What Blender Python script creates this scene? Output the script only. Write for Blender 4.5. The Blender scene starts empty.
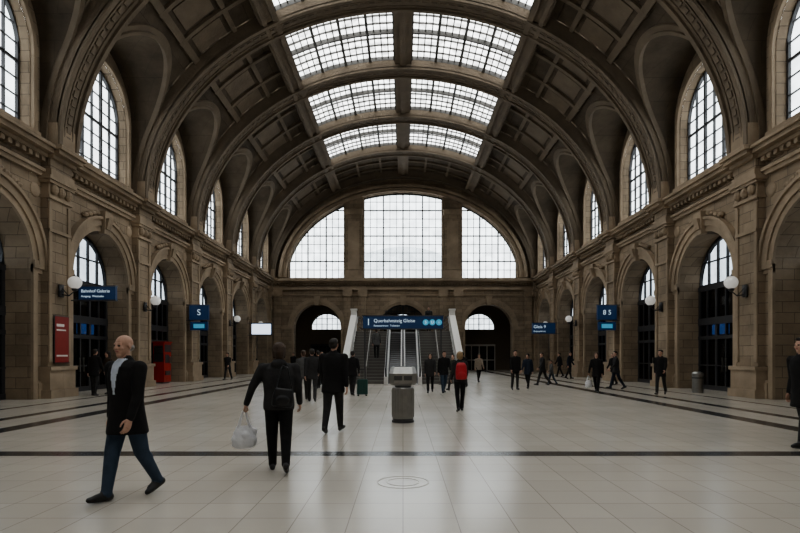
import bpy, math, random
from math import sin, cos, pi, sqrt, acos, radians
from mathutils import Vector, Matrix
from mathutils.bvhtree import BVHTree
random.seed(5)
SC = bpy.context.scene
COL = SC.collection
try: SC.view_settings.look = 'AgX - Medium High Contrast'
except Exception: pass

# ------------------------------------------------------------------ materials
def new_mat(name):
    m = bpy.data.materials.new(name); m.use_nodes = True
    nt = m.node_tree; nt.nodes.clear()
    out = nt.nodes.new('ShaderNodeOutputMaterial')
    return m, nt, out
def N(nt, t, **kw):
    n = nt.nodes.new(t)
    for k, v in kw.items(): setattr(n, k, v)
    return n
def L(nt, a, b): nt.links.new(a, b)
def math_node(nt, op, a, b=None, c=None):
    n = N(nt, 'ShaderNodeMath', operation=op)
    for i, x in enumerate((a, b, c)):
        if x is None: continue
        if isinstance(x, (int, float)): n.inputs[i].default_value = x
        else: L(nt, x, n.inputs[i])
    return n.outputs[0]

def plain(name, col, rough=0.6, metal=0.0, var=0.15, nscale=6.0, bump=0.0, bscale=40.0, spec=0.5, emit=None, estr=0.0):
    m, nt, out = new_mat(name)
    b = N(nt, 'ShaderNodeBsdfPrincipled')
    b.inputs['Roughness'].default_value = rough
    b.inputs['Metallic'].default_value = metal
    b.inputs['Specular IOR Level'].default_value = spec
    tc = N(nt, 'ShaderNodeTexCoord')
    no = N(nt, 'ShaderNodeTexNoise'); no.inputs['Scale'].default_value = nscale; no.inputs['Detail'].default_value = 4
    L(nt, tc.outputs['Object'], no.inputs['Vector'])
    mx = N(nt, 'ShaderNodeMix', data_type='RGBA')
    mx.inputs[6].default_value = (*[c*(1-var) for c in col], 1)
    mx.inputs[7].default_value = (*[min(1, c*(1+var)) for c in col], 1)
    L(nt, no.outputs[0], mx.inputs[0]); L(nt, mx.outputs[2], b.inputs['Base Color'])
    if bump > 0:
        n2 = N(nt, 'ShaderNodeTexNoise'); n2.inputs['Scale'].default_value = bscale; n2.inputs['Detail'].default_value = 3
        L(nt, tc.outputs['Object'], n2.inputs['Vector'])
        bp = N(nt, 'ShaderNodeBump'); bp.inputs['Strength'].default_value = bump; bp.inputs['Distance'].default_value = 0.03
        L(nt, n2.outputs[0], bp.inputs['Height']); L(nt, bp.outputs[0], b.inputs['Normal'])
    if emit:
        b.inputs['Emission Color'].default_value = (*emit, 1); b.inputs['Emission Strength'].default_value = estr
    L(nt, b.outputs[0], out.inputs[0])
    return m

def stone(name, c1, c2, mortar, bw=0.95, rh=0.42, rough=0.8, msize=0.012, bumpd=0.02, vmin=0.62, vmax=1.18):
    m, nt, out = new_mat(name)
    b = N(nt, 'ShaderNodeBsdfPrincipled'); b.inputs['Roughness'].default_value = rough
    b.inputs['Specular IOR Level'].default_value = 0.3
    g = N(nt, 'ShaderNodeNewGeometry'); s = N(nt, 'ShaderNodeSeparateXYZ'); L(nt, g.outputs['Position'], s.inputs[0])
    u = math_node(nt, 'ADD', s.outputs[0], s.outputs[1])
    cb = N(nt, 'ShaderNodeCombineXYZ'); L(nt, u, cb.inputs[0]); L(nt, s.outputs[2], cb.inputs[1])
    br = N(nt, 'ShaderNodeTexBrick'); L(nt, cb.outputs[0], br.inputs['Vector'])
    br.inputs['Scale'].default_value = 1; br.inputs['Brick Width'].default_value = bw; br.inputs['Row Height'].default_value = rh
    br.inputs['Mortar Size'].default_value = msize; br.inputs['Mortar Smooth'].default_value = 0.3
    br.inputs['Color1'].default_value = (*c1, 1); br.inputs['Color2'].default_value = (*c2, 1); br.inputs['Mortar'].default_value = (*mortar, 1)
    no = N(nt, 'ShaderNodeTexNoise'); no.inputs['Scale'].default_value = 0.6; no.inputs['Detail'].default_value = 8; no.inputs['Roughness'].default_value = 0.65
    L(nt, g.outputs['Position'], no.inputs['Vector'])
    rp = N(nt, 'ShaderNodeMapRange'); rp.inputs[1].default_value = 0.3; rp.inputs[2].default_value = 0.7; rp.inputs[3].default_value = vmin; rp.inputs[4].default_value = vmax
    L(nt, no.outputs[0], rp.inputs[0])
    mx = N(nt, 'ShaderNodeVectorMath', operation='SCALE'); L(nt, br.outputs['Color'], mx.inputs[0]); L(nt, rp.outputs[0], mx.inputs['Scale'])
    L(nt, mx.outputs[0], b.inputs['Base Color'])
    n2 = N(nt, 'ShaderNodeTexNoise'); n2.inputs['Scale'].default_value = 9; n2.inputs['Detail'].default_value = 6
    L(nt, g.outputs['Position'], n2.inputs['Vector'])
    hh = math_node(nt, 'MULTIPLY_ADD', br.outputs['Fac'], -1.0, math_node(nt, 'MULTIPLY', n2.outputs[0], 0.6))
    bp = N(nt, 'ShaderNodeBump'); bp.inputs['Strength'].default_value = 0.6; bp.inputs['Distance'].default_value = bumpd
    L(nt, hh, bp.inputs['Height']); L(nt, bp.outputs[0], b.inputs['Normal'])
    L(nt, b.outputs[0], out.inputs[0])
    return m

def pane_mat(name, tint, gloss=0.06, var=0.25, ns=1.3):
    m, nt, out = new_mat(name)
    g = N(nt, 'ShaderNodeNewGeometry')
    vo = N(nt, 'ShaderNodeTexNoise'); vo.inputs['Scale'].default_value = ns; vo.inputs['Detail'].default_value = 5
    L(nt, g.outputs['Position'], vo.inputs['Vector'])
    mx = N(nt, 'ShaderNodeMix', data_type='RGBA')
    mx.inputs[6].default_value = (*[c*(1-var) for c in tint], 1); mx.inputs[7].default_value = (*tint, 1)
    rp = N(nt, 'ShaderNodeMapRange'); rp.inputs[1].default_value = 0.35; rp.inputs[2].default_value = 0.6
    L(nt, vo.outputs[0], rp.inputs[0]); L(nt, rp.outputs[0], mx.inputs[0])
    t = N(nt, 'ShaderNodeBsdfTransparent'); L(nt, mx.outputs[2], t.inputs[0])
    gl = N(nt, 'ShaderNodeBsdfGlossy'); gl.inputs['Roughness'].default_value = 0.1
    ms = N(nt, 'ShaderNodeMixShader'); ms.inputs[0].default_value = gloss
    L(nt, t.outputs[0], ms.inputs[1]); L(nt, gl.outputs[0], ms.inputs[2]); L(nt, ms.outputs[0], out.inputs[0])
    return m

STONE = stone('sandstone_ashlar', (0.35, 0.275, 0.195), (0.28, 0.218, 0.153), (0.155, 0.12, 0.086), bw=0.85, rh=0.38)
STONE2 = stone('sandstone_trim', (0.385, 0.303, 0.217), (0.345, 0.27, 0.192), (0.25, 0.196, 0.14), bw=1.6, rh=3.0, msize=0.005, bumpd=0.012)
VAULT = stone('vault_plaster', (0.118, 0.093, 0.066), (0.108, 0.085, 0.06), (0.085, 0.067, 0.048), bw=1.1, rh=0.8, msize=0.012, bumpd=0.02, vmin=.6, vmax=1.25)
RIB = plain('vault_rib_stone', (0.175, 0.138, 0.098), 0.8, var=0.35, nscale=1.2, bump=0.7, bscale=7)
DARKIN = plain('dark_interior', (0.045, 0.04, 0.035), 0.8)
IRON = plain('dark_iron', (0.035, 0.035, 0.038), 0.5, var=0.1)
GREYFR = plain('grey_window_frame', (0.10, 0.10, 0.10), 0.6)
SKYFR = plain('skylight_frame_iron', (0.09, 0.086, 0.08), 0.6)
PANE = pane_mat('window_pane', (0.56, 0.595, 0.62))
PANE_F = pane_mat('fanlight_pane', (0.24, 0.27, 0.30))
SKYP = pane_mat('skylight_pane', (0.78, 0.79, 0.79), gloss=0.03, var=0.55, ns=2.2)
SHOPG = pane_mat('shop_glass', (0.42, 0.44, 0.46), gloss=0.10, var=0.1)
STEEL = plain('brushed_steel', (0.36, 0.355, 0.34), 0.34, metal=1.0, var=0.2)
STEELD = plain('dark_steel', (0.12, 0.12, 0.125), 0.4, metal=0.8)
WHITEP = plain('white_stone_panel', (0.72, 0.70, 0.66), 0.5, var=0.06)
STEP = plain('granite_steps', (0.16, 0.15, 0.135), 0.6, var=0.25, nscale=30)
NOSE = plain('step_nosing', (0.26, 0.25, 0.235), 0.6)
BLACK = plain('black_rubber', (0.012, 0.012, 0.013), 0.5)
NAVY = plain('navy_sign', (0.012, 0.028, 0.06), 0.35, emit=(0.008, 0.028, 0.08), estr=0.45)
SIGNTXT = plain('sign_lettering', (0.6, 0.66, 0.7), 0.5, emit=(0.6, 0.75, 0.85), estr=0.6)
CYAN = plain('sign_cyan', (0.08, 0.32, 0.45), 0.5, emit=(0.1, 0.4, 0.6), estr=0.45)
SCREEN = plain('lit_screen', (0.75, 0.8, 0.9), 0.4, emit=(0.75, 0.85, 1.0), estr=1.4)
BSCREEN = plain('blue_screen', (0.1, 0.2, 0.5), 0.4, emit=(0.12, 0.3, 0.8), estr=0.9)
WARMLT = plain('warm_light_panel', (0.8, 0.7, 0.5), 0.4, emit=(1.0, 0.72, 0.42), estr=3.0)
REDP = plain('red_poster', (0.2, 0.024, 0.02), 0.4, emit=(0.3, 0.03, 0.02), estr=0.08)
REDD = plain('red_booth', (0.34, 0.022, 0.014), 0.4)
GLOBE = plain('opal_globe', (0.7, 0.7, 0.68), 0.25, var=0.03, emit=(1, 0.96, 0.9), estr=0.22)
WOODS = plain('shelf_wood',(0.09,0.06,0.04)); GDP = plain('goods_pale',(0.35,0.3,0.25)); GDR = plain('goods_red',(0.25,0.06,0.05))

def floor_mat():
    m, nt, out = new_mat('polished_floor_tiles')
    b = N(nt, 'ShaderNodeBsdfPrincipled'); b.inputs['Specular IOR Level'].default_value = 0.95
    g = N(nt, 'ShaderNodeNewGeometry'); s = N(nt, 'ShaderNodeSeparateXYZ'); L(nt, g.outputs['Position'], s.inputs[0])
    br = N(nt, 'ShaderNodeTexBrick'); L(nt, g.outputs['Position'], br.inputs['Vector'])
    br.offset = 0.0
    br.inputs['Scale'].default_value = 1; br.inputs['Brick Width'].default_value = 0.5; br.inputs['Row Height'].default_value = 0.5
    br.inputs['Mortar Size'].default_value = 0.005; br.inputs['Mortar Smooth'].default_value = 0.2
    br.inputs['Color1'].default_value = (0.60, 0.555, 0.485, 1); br.inputs['Color2'].default_value = (0.56, 0.518, 0.45, 1)
    br.inputs['Mortar'].default_value = (0.34, 0.31, 0.27, 1)
    no = N(nt, 'ShaderNodeTexNoise'); no.inputs['Scale'].default_value = 0.35; no.inputs['Detail'].default_value = 4; no.inputs['Roughness'].default_value = 0.5
    L(nt, g.outputs['Position'], no.inputs['Vector'])
    rp = N(nt, 'ShaderNodeMapRange'); rp.inputs[1].default_value = 0.3; rp.inputs[2].default_value = 0.7; rp.inputs[3].default_value = 0.92; rp.inputs[4].default_value = 1.04
    L(nt, no.outputs[0], rp.inputs[0])
    sc = N(nt, 'ShaderNodeVectorMath', operation='SCALE'); L(nt, br.outputs['Color'], sc.inputs[0]); L(nt, rp.outputs[0], sc.inputs['Scale'])
    ax = math_node(nt, 'ABSOLUTE', s.outputs[0])
    def band(v, c, h): return math_node(nt, 'LESS_THAN', math_node(nt, 'ABSOLUTE', math_node(nt, 'SUBTRACT', v, c)), h)
    k = math_node(nt, 'MAXIMUM', band(ax, 8.2, 0.25), band(ax, 9.6, 0.18))
    k = math_node(nt, 'MAXIMUM', k, band(ax, 11.4, 0.08))
    cross = math_node(nt, 'MULTIPLY', band(s.outputs[1], 8.3, 0.19), math_node(nt, 'LESS_THAN', ax, 8.3))
    k = math_node(nt, 'MAXIMUM', k, cross)
    k = math_node(nt, 'MAXIMUM', k, math_node(nt, 'MULTIPLY', band(s.outputs[1], -3.0, 0.19), math_node(nt, 'LESS_THAN', ax, 8.3)))
    mx = N(nt, 'ShaderNodeMix', data_type='RGBA'); L(nt, k, mx.inputs[0]); L(nt, sc.outputs[0], mx.inputs[6]); mx.inputs[7].default_value = (0.05, 0.049, 0.047, 1)
    L(nt, mx.outputs[2], b.inputs['Base Color'])
    rr = N(nt, 'ShaderNodeMapRange'); rr.inputs[3].default_value = 0.18; rr.inputs[4].default_value = 0.27
    L(nt, no.outputs[0], rr.inputs[0]); L(nt, rr.outputs[0], b.inputs['Roughness'])
    bp = N(nt, 'ShaderNodeBump'); bp.inputs['Strength'].default_value = 0.25; bp.inputs['Distance'].default_value = 0.003
    L(nt, math_node(nt, 'MULTIPLY', br.outputs['Fac'], -1.0), bp.inputs['Height']); L(nt, bp.outputs[0], b.inputs['Normal'])
    L(nt, b.outputs[0], out.inputs[0])
    return m
FLOOR = floor_mat()

# ------------------------------------------------------------------ mesh builder
class MB:
    def __init__(s): s.v = []; s.f = []; s.m = []
    def quad(s, a, b, c, d, m=0):
        i = len(s.v); s.v += [tuple(a), tuple(b), tuple(c), tuple(d)]; s.f.append((i, i+1, i+2, i+3)); s.m.append(m)
    def hexa(s, p, m=0):
        i = len(s.v); s.v += [tuple(q) for q in p]
        for f in ((0,3,2,1),(4,5,6,7),(0,1,5,4),(1,2,6,5),(2,3,7,6),(3,0,4,7)):
            s.f.append(tuple(i+k for k in f)); s.m.append(m)
    def box(s, x0, x1, y0, y1, z0, z1, m=0):
        s.hexa([(x0,y0,z0),(x1,y0,z0),(x1,y1,z0),(x0,y1,z0),(x0,y0,z1),(x1,y0,z1),(x1,y1,z1),(x0,y1,z1)], m)
    def tbox(s, T, u0, u1, v0, v1, w0, w1, m=0):
        s.hexa([T(u0,v0,w0),T(u1,v0,w0),T(u1,v0,w1),T(u0,v0,w1),T(u0,v1,w0),T(u1,v1,w0),T(u1,v1,w1),T(u0,v1,w1)], m)
    def ring(s, r0, r1, m=0):
        n = len(r0)
        for k in range(n): s.f.append((r0[k], r0[(k+1)%n], r1[(k+1)%n], r1[k])); s.m.append(m)
    def addring(s, pts):
        i = len(s.v); s.v += [tuple(p) for p in pts]; return list(range(i, i+len(pts)))
    def cap_face(s, r, m=0): s.f.append(tuple(r)); s.m.append(m)
    def lathe(s, cx, cy, prof, n=24, m=0, ax=1.0, ay=1.0, rot=0.0):
        rs = []
        for (r, z) in prof:
            rs.append(s.addring([(cx+ax*r*cos(2*pi*k/n+rot), cy+ay*r*sin(2*pi*k/n+rot), z) for k in range(n)]))
        for a, b in zip(rs, rs[1:]): s.ring(a, b, m)
        s.cap_face(rs[0], m); s.cap_face(rs[-1], m)
    def capsule(s, a, b, ra, rb, m=0, n=12, h=4):
        a = Vector(a); b = Vector(b); d = b-a
        if d.length < 1e-5: d = Vector((0,0,1e-4))
        q = Vector((0,0,1)).rotation_difference(d.normalized()); ln = d.length
        pr = [(ra*0.02, -ra)]
        for i in range(1, h+1): t = -pi/2+pi/2*i/h; pr.append((ra*cos(t), ra*sin(t)))
        for i in range(0, h): t = pi/2*i/h; pr.append((rb*cos(t), ln+rb*sin(t)))
        pr.append((rb*0.02, ln+rb))
        rs = []
        for (r, z) in pr:
            rs.append(s.addring([a+q@Vector((r*cos(2*pi*k/n), r*sin(2*pi*k/n), z)) for k in range(n)]))
        for x, y in zip(rs, rs[1:]): s.ring(x, y, m)
        s.cap_face(rs[0], m); s.cap_face(rs[-1], m)
    def ell(s, c, r, m=0, n=16, h=10, R=None):
        c = Vector(c); rs = []
        for i in range(h+1):
            t = -pi/2+pi*i/h; cc = max(0.02, cos(t))
            pts = []
            for k in range(n):
                p = Vector((r[0]*cc*cos(2*pi*k/n), r[1]*cc*sin(2*pi*k/n), r[2]*sin(t)))
                if R: p = R@p
                pts.append(c+p)
            rs.append(s.addring(pts))
        for x, y in zip(rs, rs[1:]): s.ring(x, y, m)
        s.cap_face(rs[0], m); s.cap_face(rs[-1], m)
    def stack(s, rings, m=0, n=20):
        rs = []
        for (x, y, z, rx, ry) in rings:
            rs.append(s.addring([(x+rx*cos(2*pi*k/n), y+ry*sin(2*pi*k/n), z) for k in range(n)]))
        for a, b in zip(rs, rs[1:]): s.ring(a, b, m)
        s.cap_face(rs[0], m); s.cap_face(rs[-1], m)
    def mesh(s, name, mats, smooth=False):
        me = bpy.data.meshes.new(name); me.from_pydata(s.v, [], s.f)
        for mt in mats: me.materials.append(mt)
        me.polygons.foreach_set('material_index', s.m)
        if smooth: me.polygons.foreach_set('use_smooth', [True]*len(s.f))
        me.update(); return me
    def obj(s, name, mats, smooth=False, parent=None):
        o = bpy.data.objects.new(name, s.mesh(name, mats, smooth)); COL.objects.link(o)
        if parent: o.parent = parent
        return o

def remesh(mb, name, mats, voxel, smooth_it=4, labelfn=None):
    me = mb.mesh(name+'_src', [])
    o = bpy.data.objects.new(name+'_tmp', me); COL.objects.link(o)
    r = o.modifiers.new('r', 'REMESH'); r.mode = 'VOXEL'; r.voxel_size = voxel; r.adaptivity = 0
    if smooth_it:
        sm = o.modifiers.new('s', 'SMOOTH'); sm.factor = 0.5; sm.iterations = smooth_it
    dg = bpy.context.evaluated_depsgraph_get(); dg.update()
    nm = bpy.data.meshes.new_from_object(o.evaluated_get(dg))
    nm.name = name
    bvh = BVHTree.FromPolygons([Vector(v) for v in mb.v], mb.f)
    nm.materials.clear()
    for mt in mats: nm.materials.append(mt)
    for p in nm.polygons:
        c = p.center
        _, _, idx, _ = bvh.find_nearest(c)
        l = mb.m[idx] if idx is not None else 0
        if labelfn: l = labelfn(c, l)
        p.material_index = l; p.use_smooth = True
    bpy.data.objects.remove(o); bpy.data.meshes.remove(me)
    return nm

# ------------------------------------------------------------------ hall constants
HW = 13.0; ZC = 9.0; RISE = 10.44; BAY = 6.45; YE = 52.0
RY = [YE-BAY*k for k in range(0, 11)]
YB = RY[-1]
TLf = lambda u, v, w: (-HW+w, u, v)
TRt = lambda u, v, w: (HW-w, u, v)
TEn = lambda u, v, w: (u, YE-w, v)
TBk = lambda u, v, w: (u, YB+w, v)
def az(u, c, r, sp): d = abs(u-c); return sp+sqrt(max(0, r*r-d*d))

def wall_arch(mb, T, u0, u1, v0, v1, c, r, sp, base, depth, m=0, n=24):
    mb.quad(T(u0,v0,0),T(c-r,v0,0),T(c-r,v1,0),T(u0,v1,0),m)
    mb.quad(T(c+r,v0,0),T(u1,v0,0),T(u1,v1,0),T(c+r,v1,0),m)
    us = [c-r*cos(pi*i/n) for i in range(n+1)]
    for a, b in zip(us, us[1:]):
        mb.quad(T(a,az(a,c,r,sp),0),T(b,az(b,c,r,sp),0),T(b,v1,0),T(a,v1,0),m)
    if base > v0: mb.quad(T(c-r,v0,0),T(c+r,v0,0),T(c+r,base,0),T(c-r,base,0),m); mb.quad(T(c-r,base,0),T(c+r,base,0),T(c+r,base,-depth),T(c-r,base,-depth),m)
    path = [(c-r,base)]+[(u,az(u,c,r,sp)) for u in us]+[(c+r,base)]
    for (a, za), (b, zb) in zip(path, path[1:]):
        mb.quad(T(a,za,0),T(b,zb,0),T(b,zb,-depth),T(a,za,-depth),m)
def arch_ring(mb, T, c, sp, base, r0, r1, w0, w1, m=0, n=28, rise=None):
    f = 1.0 if rise is None else rise
    def pth(r): return [(c-r,base)]+[(c-r*cos(pi*i/n), sp+f*r*sin(pi*i/n)) for i in range(n+1)]+[(c+r,base)]
    A = pth(r0); B = pth(r1)
    if base >= sp: A = A[1:-1]; B = B[1:-1]
    for i in range(len(A)-1):
        a0, a1, b0, b1 = A[i], A[i+1], B[i], B[i+1]
        mb.quad(T(*a0,w1),T(*a1,w1),T(*b1,w1),T(*b0,w1),m)
        mb.quad(T(*a0,w0),T(*a1,w0),T(*a1,w1),T(*a0,w1),m)
        mb.quad(T(*b0,w0),T(*b1,w0),T(*b1,w1),T(*b0,w1),m)
def window_grid(name, T, u0, u1, base, zt, w, nc, nr, top, hc=(), hr=(), bw=0.025, hbw=0.055, pane=PANE, fr=IRON, edge=.14):
    mb = MB(); S = 48
    us = [u0+(u1-u0)*i/S for i in range(S+1)]
    for a, b in zip(us, us[1:]): mb.quad(T(a,base,w),T(b,base,w),T(b,max(base,zt(b)),w),T(a,max(base,zt(a)),w),1)
    for i in range(0, nc+1):
        u = u0+(u1-u0)*i/nc; h = hbw if (i in hc or i in (0,nc)) else bw
        ue = min(max(u,u0+0.02),u1-0.02)
        if zt(ue)-base > 0.2: mb.tbox(T, ue-h, ue+h, base, zt(ue)+0.02, w-0.05, w+0.06)
    for j in range(0, nr):
        v = base+(top-base)*j/nr; h = hbw if (j in hr or j == 0) else bw
        ok = [u for u in us if zt(u) >= v]
        if len(ok) > 2: mb.tbox(T, ok[0], ok[-1], v-h, v+h, w-0.03, w+0.03)
    for a, b in zip(us, us[1:]):
        za, zb = zt(a), zt(b)
        if max(za, zb)-base < 0.05: continue
        mb.hexa([T(a,za-edge,w-0.06),T(b,zb-edge,w-0.06),T(b,zb-edge,w+0.08),T(a,za-edge,w+0.08),T(a,za,w-0.06),T(b,zb,w-0.06),T(b,zb,w+0.08),T(a,za,w+0.08)])
    return mb.obj(name, [fr, pane])

# ------------------------------------------------------------------ side walls
AR, ASP = 2.1, 4.75
WR, WSP, WBASE = 2.05, 12.15, 9.35
PR, PSP = 2.55, 12.5
wn = 0; dn = 0
def side(T, wallname, sgn):
    global wn, dn
    mb = MB()
    for k in range(len(RY)-1):
        y1, y0 = RY[k], RY[k+1]; c = (y0+y1)/2
        wall_arch(mb, T, y0, y1, 0, ZC, c, AR, ASP, 0, 1.1)
        n = 28
        us = [c-PR]+[c-WR]+[c-WR*cos(pi*i/n) for i in range(1,n)]+[c+WR]+[c+PR]
        def top(u): return az(u, c, PR, PSP)
        def wz(u): return az(u, c, WR, WSP)
        mb.quad(T(c-PR,ZC,0),T(c+PR,ZC,0),T(c+PR,WBASE,0),T(c-PR,WBASE,0))
        ps = [c-PR*cos(pi*i/40) for i in range(41)]
        allu = sorted(set([round(x,5) for x in us+ps]))
        for a, b in zip(allu, allu[1:]):
            mid = (a+b)/2
            if abs(mid-c) < WR: mb.quad(T(a,wz(a),0),T(b,wz(b),0),T(b,top(b),0),T(a,top(a),0))
            else: mb.quad(T(a,WBASE,0),T(b,WBASE,0),T(b,top(b),0),T(a,top(a),0))
        path = [(c-WR,WBASE)]+[(c-WR*cos(pi*i/n),WSP+WR*sin(pi*i/n)) for i in range(n+1)]+[(c+WR,WBASE)]
        for (a,za),(b,zb) in zip(path, path[1:]+path[:1]): mb.quad(T(a,za,0),T(b,zb,0),T(b,zb,-0.5),T(a,za,-0.5))
        arch_ring(mb, T, c, ASP, 0, AR, AR+0.22, 0, 0.10, 1)
        arch_ring(mb, T, c, ASP, ASP, AR+0.22, AR+0.5, 0, 0.16, 1)
        arch_ring(mb, T, c, ASP, ASP, AR+0.5, AR+0.62, 0, 0.24, 1)
        arch_ring(mb, T, c, WSP, WBASE, WR+0.02, WR+0.2, 0, 0.14, 1)
        for (w1, a0, a1, z0, z1) in ((0.36,0.2,0.3,AR+ASP-0.1,AR+ASP+0.85),(0.46,0.15,0.2,AR+ASP+0.1,AR+ASP+0.55)):
            mb.hexa([T(c-a0,z0,0),T(c+a0,z0,0),T(c+a0,z0,w1*0.7),T(c-a0,z0,w1*0.7),T(c-a1,z1,0),T(c+a1,z1,0),T(c+a1,z1,w1),T(c-a1,z1,w1)],1)
        for sg in (-1,1):
            for j in range(4):
                uu = c+sg*(0.5+0.28*j); zz = AR+ASP+0.72-0.1*j
                mb.ell(T(uu,zz,0.1),(0.13,0.16,0.11),1,n=8,h=6)
        for sg in (-1,1):
            mb.ell(T(c+sg*2.3,7.4,0.0),(0.08,0.26,0.26),1,n=14,h=8)
        for (a,b) in ((y0,c-AR),(c+AR,y1)):
            mb.tbox(T,a,b,ASP-0.14,ASP+0.14,0,0.15,1); mb.tbox(T,a,b,ASP-0.3,ASP-0.14,0,0.08,1)
        for (a,b) in ((y0,c-AR-.23),(c+AR+.23,y1)):
            mb.tbox(T,a,b,0,0.55,0,0.14,1); mb.tbox(T,a,b,0.55,0.66,0,0.1,1)
        mb.tbox(T,y0,y1,7.95,8.1,0,0.14,1); mb.tbox(T,y0,y1,8.1,8.22,0,0.22,1)
        mb.tbox(T,y0,y1,8.62,8.75,0,0.3,1); mb.tbox(T,y0,y1,8.75,8.9,0,0.55,1); mb.tbox(T,y0,y1,8.9,9.02,0,0.66,1)
        nd = 20
        for j in range(nd):
            uu = y0+BAY*(j+0.5)/nd; mb.tbox(T,uu-0.09,uu+0.09,8.46,8.62,0,0.24,1)
        mb.tbox(T,c-WR-0.3,c+WR+0.3,WBASE-0.1,WBASE+0.06,0,0.2,1)
    for y in RY:
        a, b = y-0.62, y+0.62
        a = max(a, YB); b = min(b, YE)
        mb.tbox(T,a-0.12 if a>YB else a,b+0.12 if b<YE else b,0,1.0,0,0.42,1)
        mb.tbox(T,a-0.18 if a>YB else a,b+0.18 if b<YE else b,0,0.3,0,0.5,1)
        mb.tbox(T,a-0.16 if a>YB else a,b+0.16 if b<YE else b,1.0,1.14,0,0.48,1)
        mb.tbox(T,a,b,1.14,7.2,0,0.26,0)
        mb.tbox(T,a,a+0.16,1.3,7.1,0.26,0.32,1); mb.tbox(T,b-0.16,b,1.3,7.1,0.26,0.32,1); mb.tbox(T,a,b,6.0,6.12,0.26,0.34,1)
        for (z0,z1,e) in ((7.2,7.32,0.06),(7.32,7.75,-0.02),(7.75,7.86,0.1),(7.86,8.0,0.16)):
            mb.tbox(T,a-e,b+e,z0,z1,0,0.30+e,1)
        for sg in (-1,0,1): mb.ell(T(y+sg*0.4,7.55,0.34),(0.16,0.14,0.2),1,n=10,h=6)
        mb.tbox(T,a-0.05,b+0.05,8.0,8.24,0,0.42,1); mb.tbox(T,a,b,8.24,8.62,0,0.36,0)
        mb.tbox(T,a-0.06,b+0.06,8.62,8.76,0,0.5,1); mb.tbox(T,a-0.1,b+0.1,8.76,8.9,0,0.74,1); mb.tbox(T,a-0.16,b+0.16,8.9,9.06,0,0.86,1)
        mb.tbox(T,a,b,9.06,9.9,0,0.62,1)
    mb.obj(wallname, [STONE, STONE2])
    for k in range(len(RY)-1):
        y1, y0 = RY[k], RY[k+1]; c = (y0+y1)/2
        wn += 1
        window_grid('window_%d'%wn, T, c-WR, c+WR, WBASE, lambda u: az(u,c,WR,WSP), -0.42, 6, 8, WSP+WR, hc=(2,4), hr=(4,), bw=0.02, hbw=0.055, edge=.09)
        wn += 1
        window_grid('window_%d'%wn, T, c-AR, c+AR, ASP, lambda u: az(u,c,AR,ASP), -1.0, 6, 2, ASP+AR, hc=(), hr=(), pane=PANE_F, bw=0.03)
        dn += 1; d = MB()
        W = -0.95
        d.tbox(T,c-AR,c+AR,0,ASP-0.12,W-0.012,W-0.0,1)
        for i in range(7):
            uu = c-AR+2*AR*i/6; h = 0.07 if i in (0,2,4,6) else 0.035
            uu = min(max(uu,c-AR+h),c+AR-h)
            d.tbox(T,uu-h,uu+h,0,ASP-.06,W-0.06,W+0.06)
        for (z,h) in ((0.1,0.1),(2.35,0.08),(3.1,0.16),(ASP-0.14,0.1),(1.1,0.03)):
            d.tbox(T,c-AR,c+AR,z-h,z+h,W-0.05,W+0.08)
        for i in (2.8,3.2):
            uu = c-AR+2*AR*i/6; d.tbox(T,uu-0.02,uu+0.02,0.85,1.45,W+0.08,W+0.13,2)
        d.obj('door_%d'%dn, [IRON, SHOPG, STEEL])
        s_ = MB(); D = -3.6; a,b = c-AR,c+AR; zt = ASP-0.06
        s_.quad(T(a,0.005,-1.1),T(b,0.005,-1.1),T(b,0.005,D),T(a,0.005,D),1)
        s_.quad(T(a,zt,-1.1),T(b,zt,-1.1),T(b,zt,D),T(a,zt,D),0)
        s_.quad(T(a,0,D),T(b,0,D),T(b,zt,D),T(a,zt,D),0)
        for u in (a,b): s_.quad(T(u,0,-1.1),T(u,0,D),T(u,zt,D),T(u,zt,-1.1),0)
        lit = k in (3,5,6)
        for j in range(3): s_.tbox(T,a+.3,b-.3,0.7+0.75*j,0.75+0.75*j,D,D+.4,2)
        for j in range(4): s_.tbox(T,a+.3+j*1.18,a+.36+j*1.18,0,2.6,D,D+.4,2)
        rr = random.Random(k*7+sgn)
        for j in range(3):
            for q in range(9):
                u = a+.45+q*.42; s_.tbox(T,u,u+.12+.2*rr.random(),0.75+.75*j,0.95+.75*j+.3*rr.random(),D+.05,D+.3,3+int(rr.random()*2))
        s_.tbox(T,a+.8,b-1.4,0,1.0,D+1.1,D+1.6,2)
        s_.tbox(T,a+.6,b-.6,3.3,3.36,D+.7,D+.85,5 if lit else 2)
        if k%2==0: s_.tbox(T,c+.3,c+1.5,2.5,2.95,-1.25,-1.18,6)
        s_.obj('shop_interior',[DARKIN,STEP,WOODS,GDP,GDR,WARMLT,BSCREEN])
side(TLf, 'wall_left', -1)
side(TRt, 'wall_right', 1)

# ------------------------------------------------------------------ vault
def VP(th, y, t=0.0):
    x, z = HW*cos(th), RISE*sin(th)
    nx, nz = cos(th)/HW, sin(th)/RISE; l = sqrt(nx*nx+nz*nz)
    return (x-nx/l*t, y, ZC+z-nz/l*t)
def th_x(x): return acos(x/HW)
def vstrip(mb, y0, y1, t0, t1, a, b, m=0, n=8, ends=True):
    for i in range(n):
        p, q = t0+(t1-t0)*i/n, t0+(t1-t0)*(i+1)/n
        mb.quad(VP(p,y0,b),VP(q,y0,b),VP(q,y1,b),VP(p,y1,b),m)
        mb.quad(VP(p,y0,a),VP(q,y0,a),VP(q,y0,b),VP(p,y0,b),m)
        mb.quad(VP(p,y1,a),VP(q,y1,a),VP(q,y1,b),VP(p,y1,b),m)
    if ends:
        for t in (t0,t1): mb.quad(VP(t,y0,a),VP(t,y1,a),VP(t,y1,b),VP(t,y0,b),m)
THS = th_x(6.2); THR = th_x(0.5)
mb = MB()
sky = MB()
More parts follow.
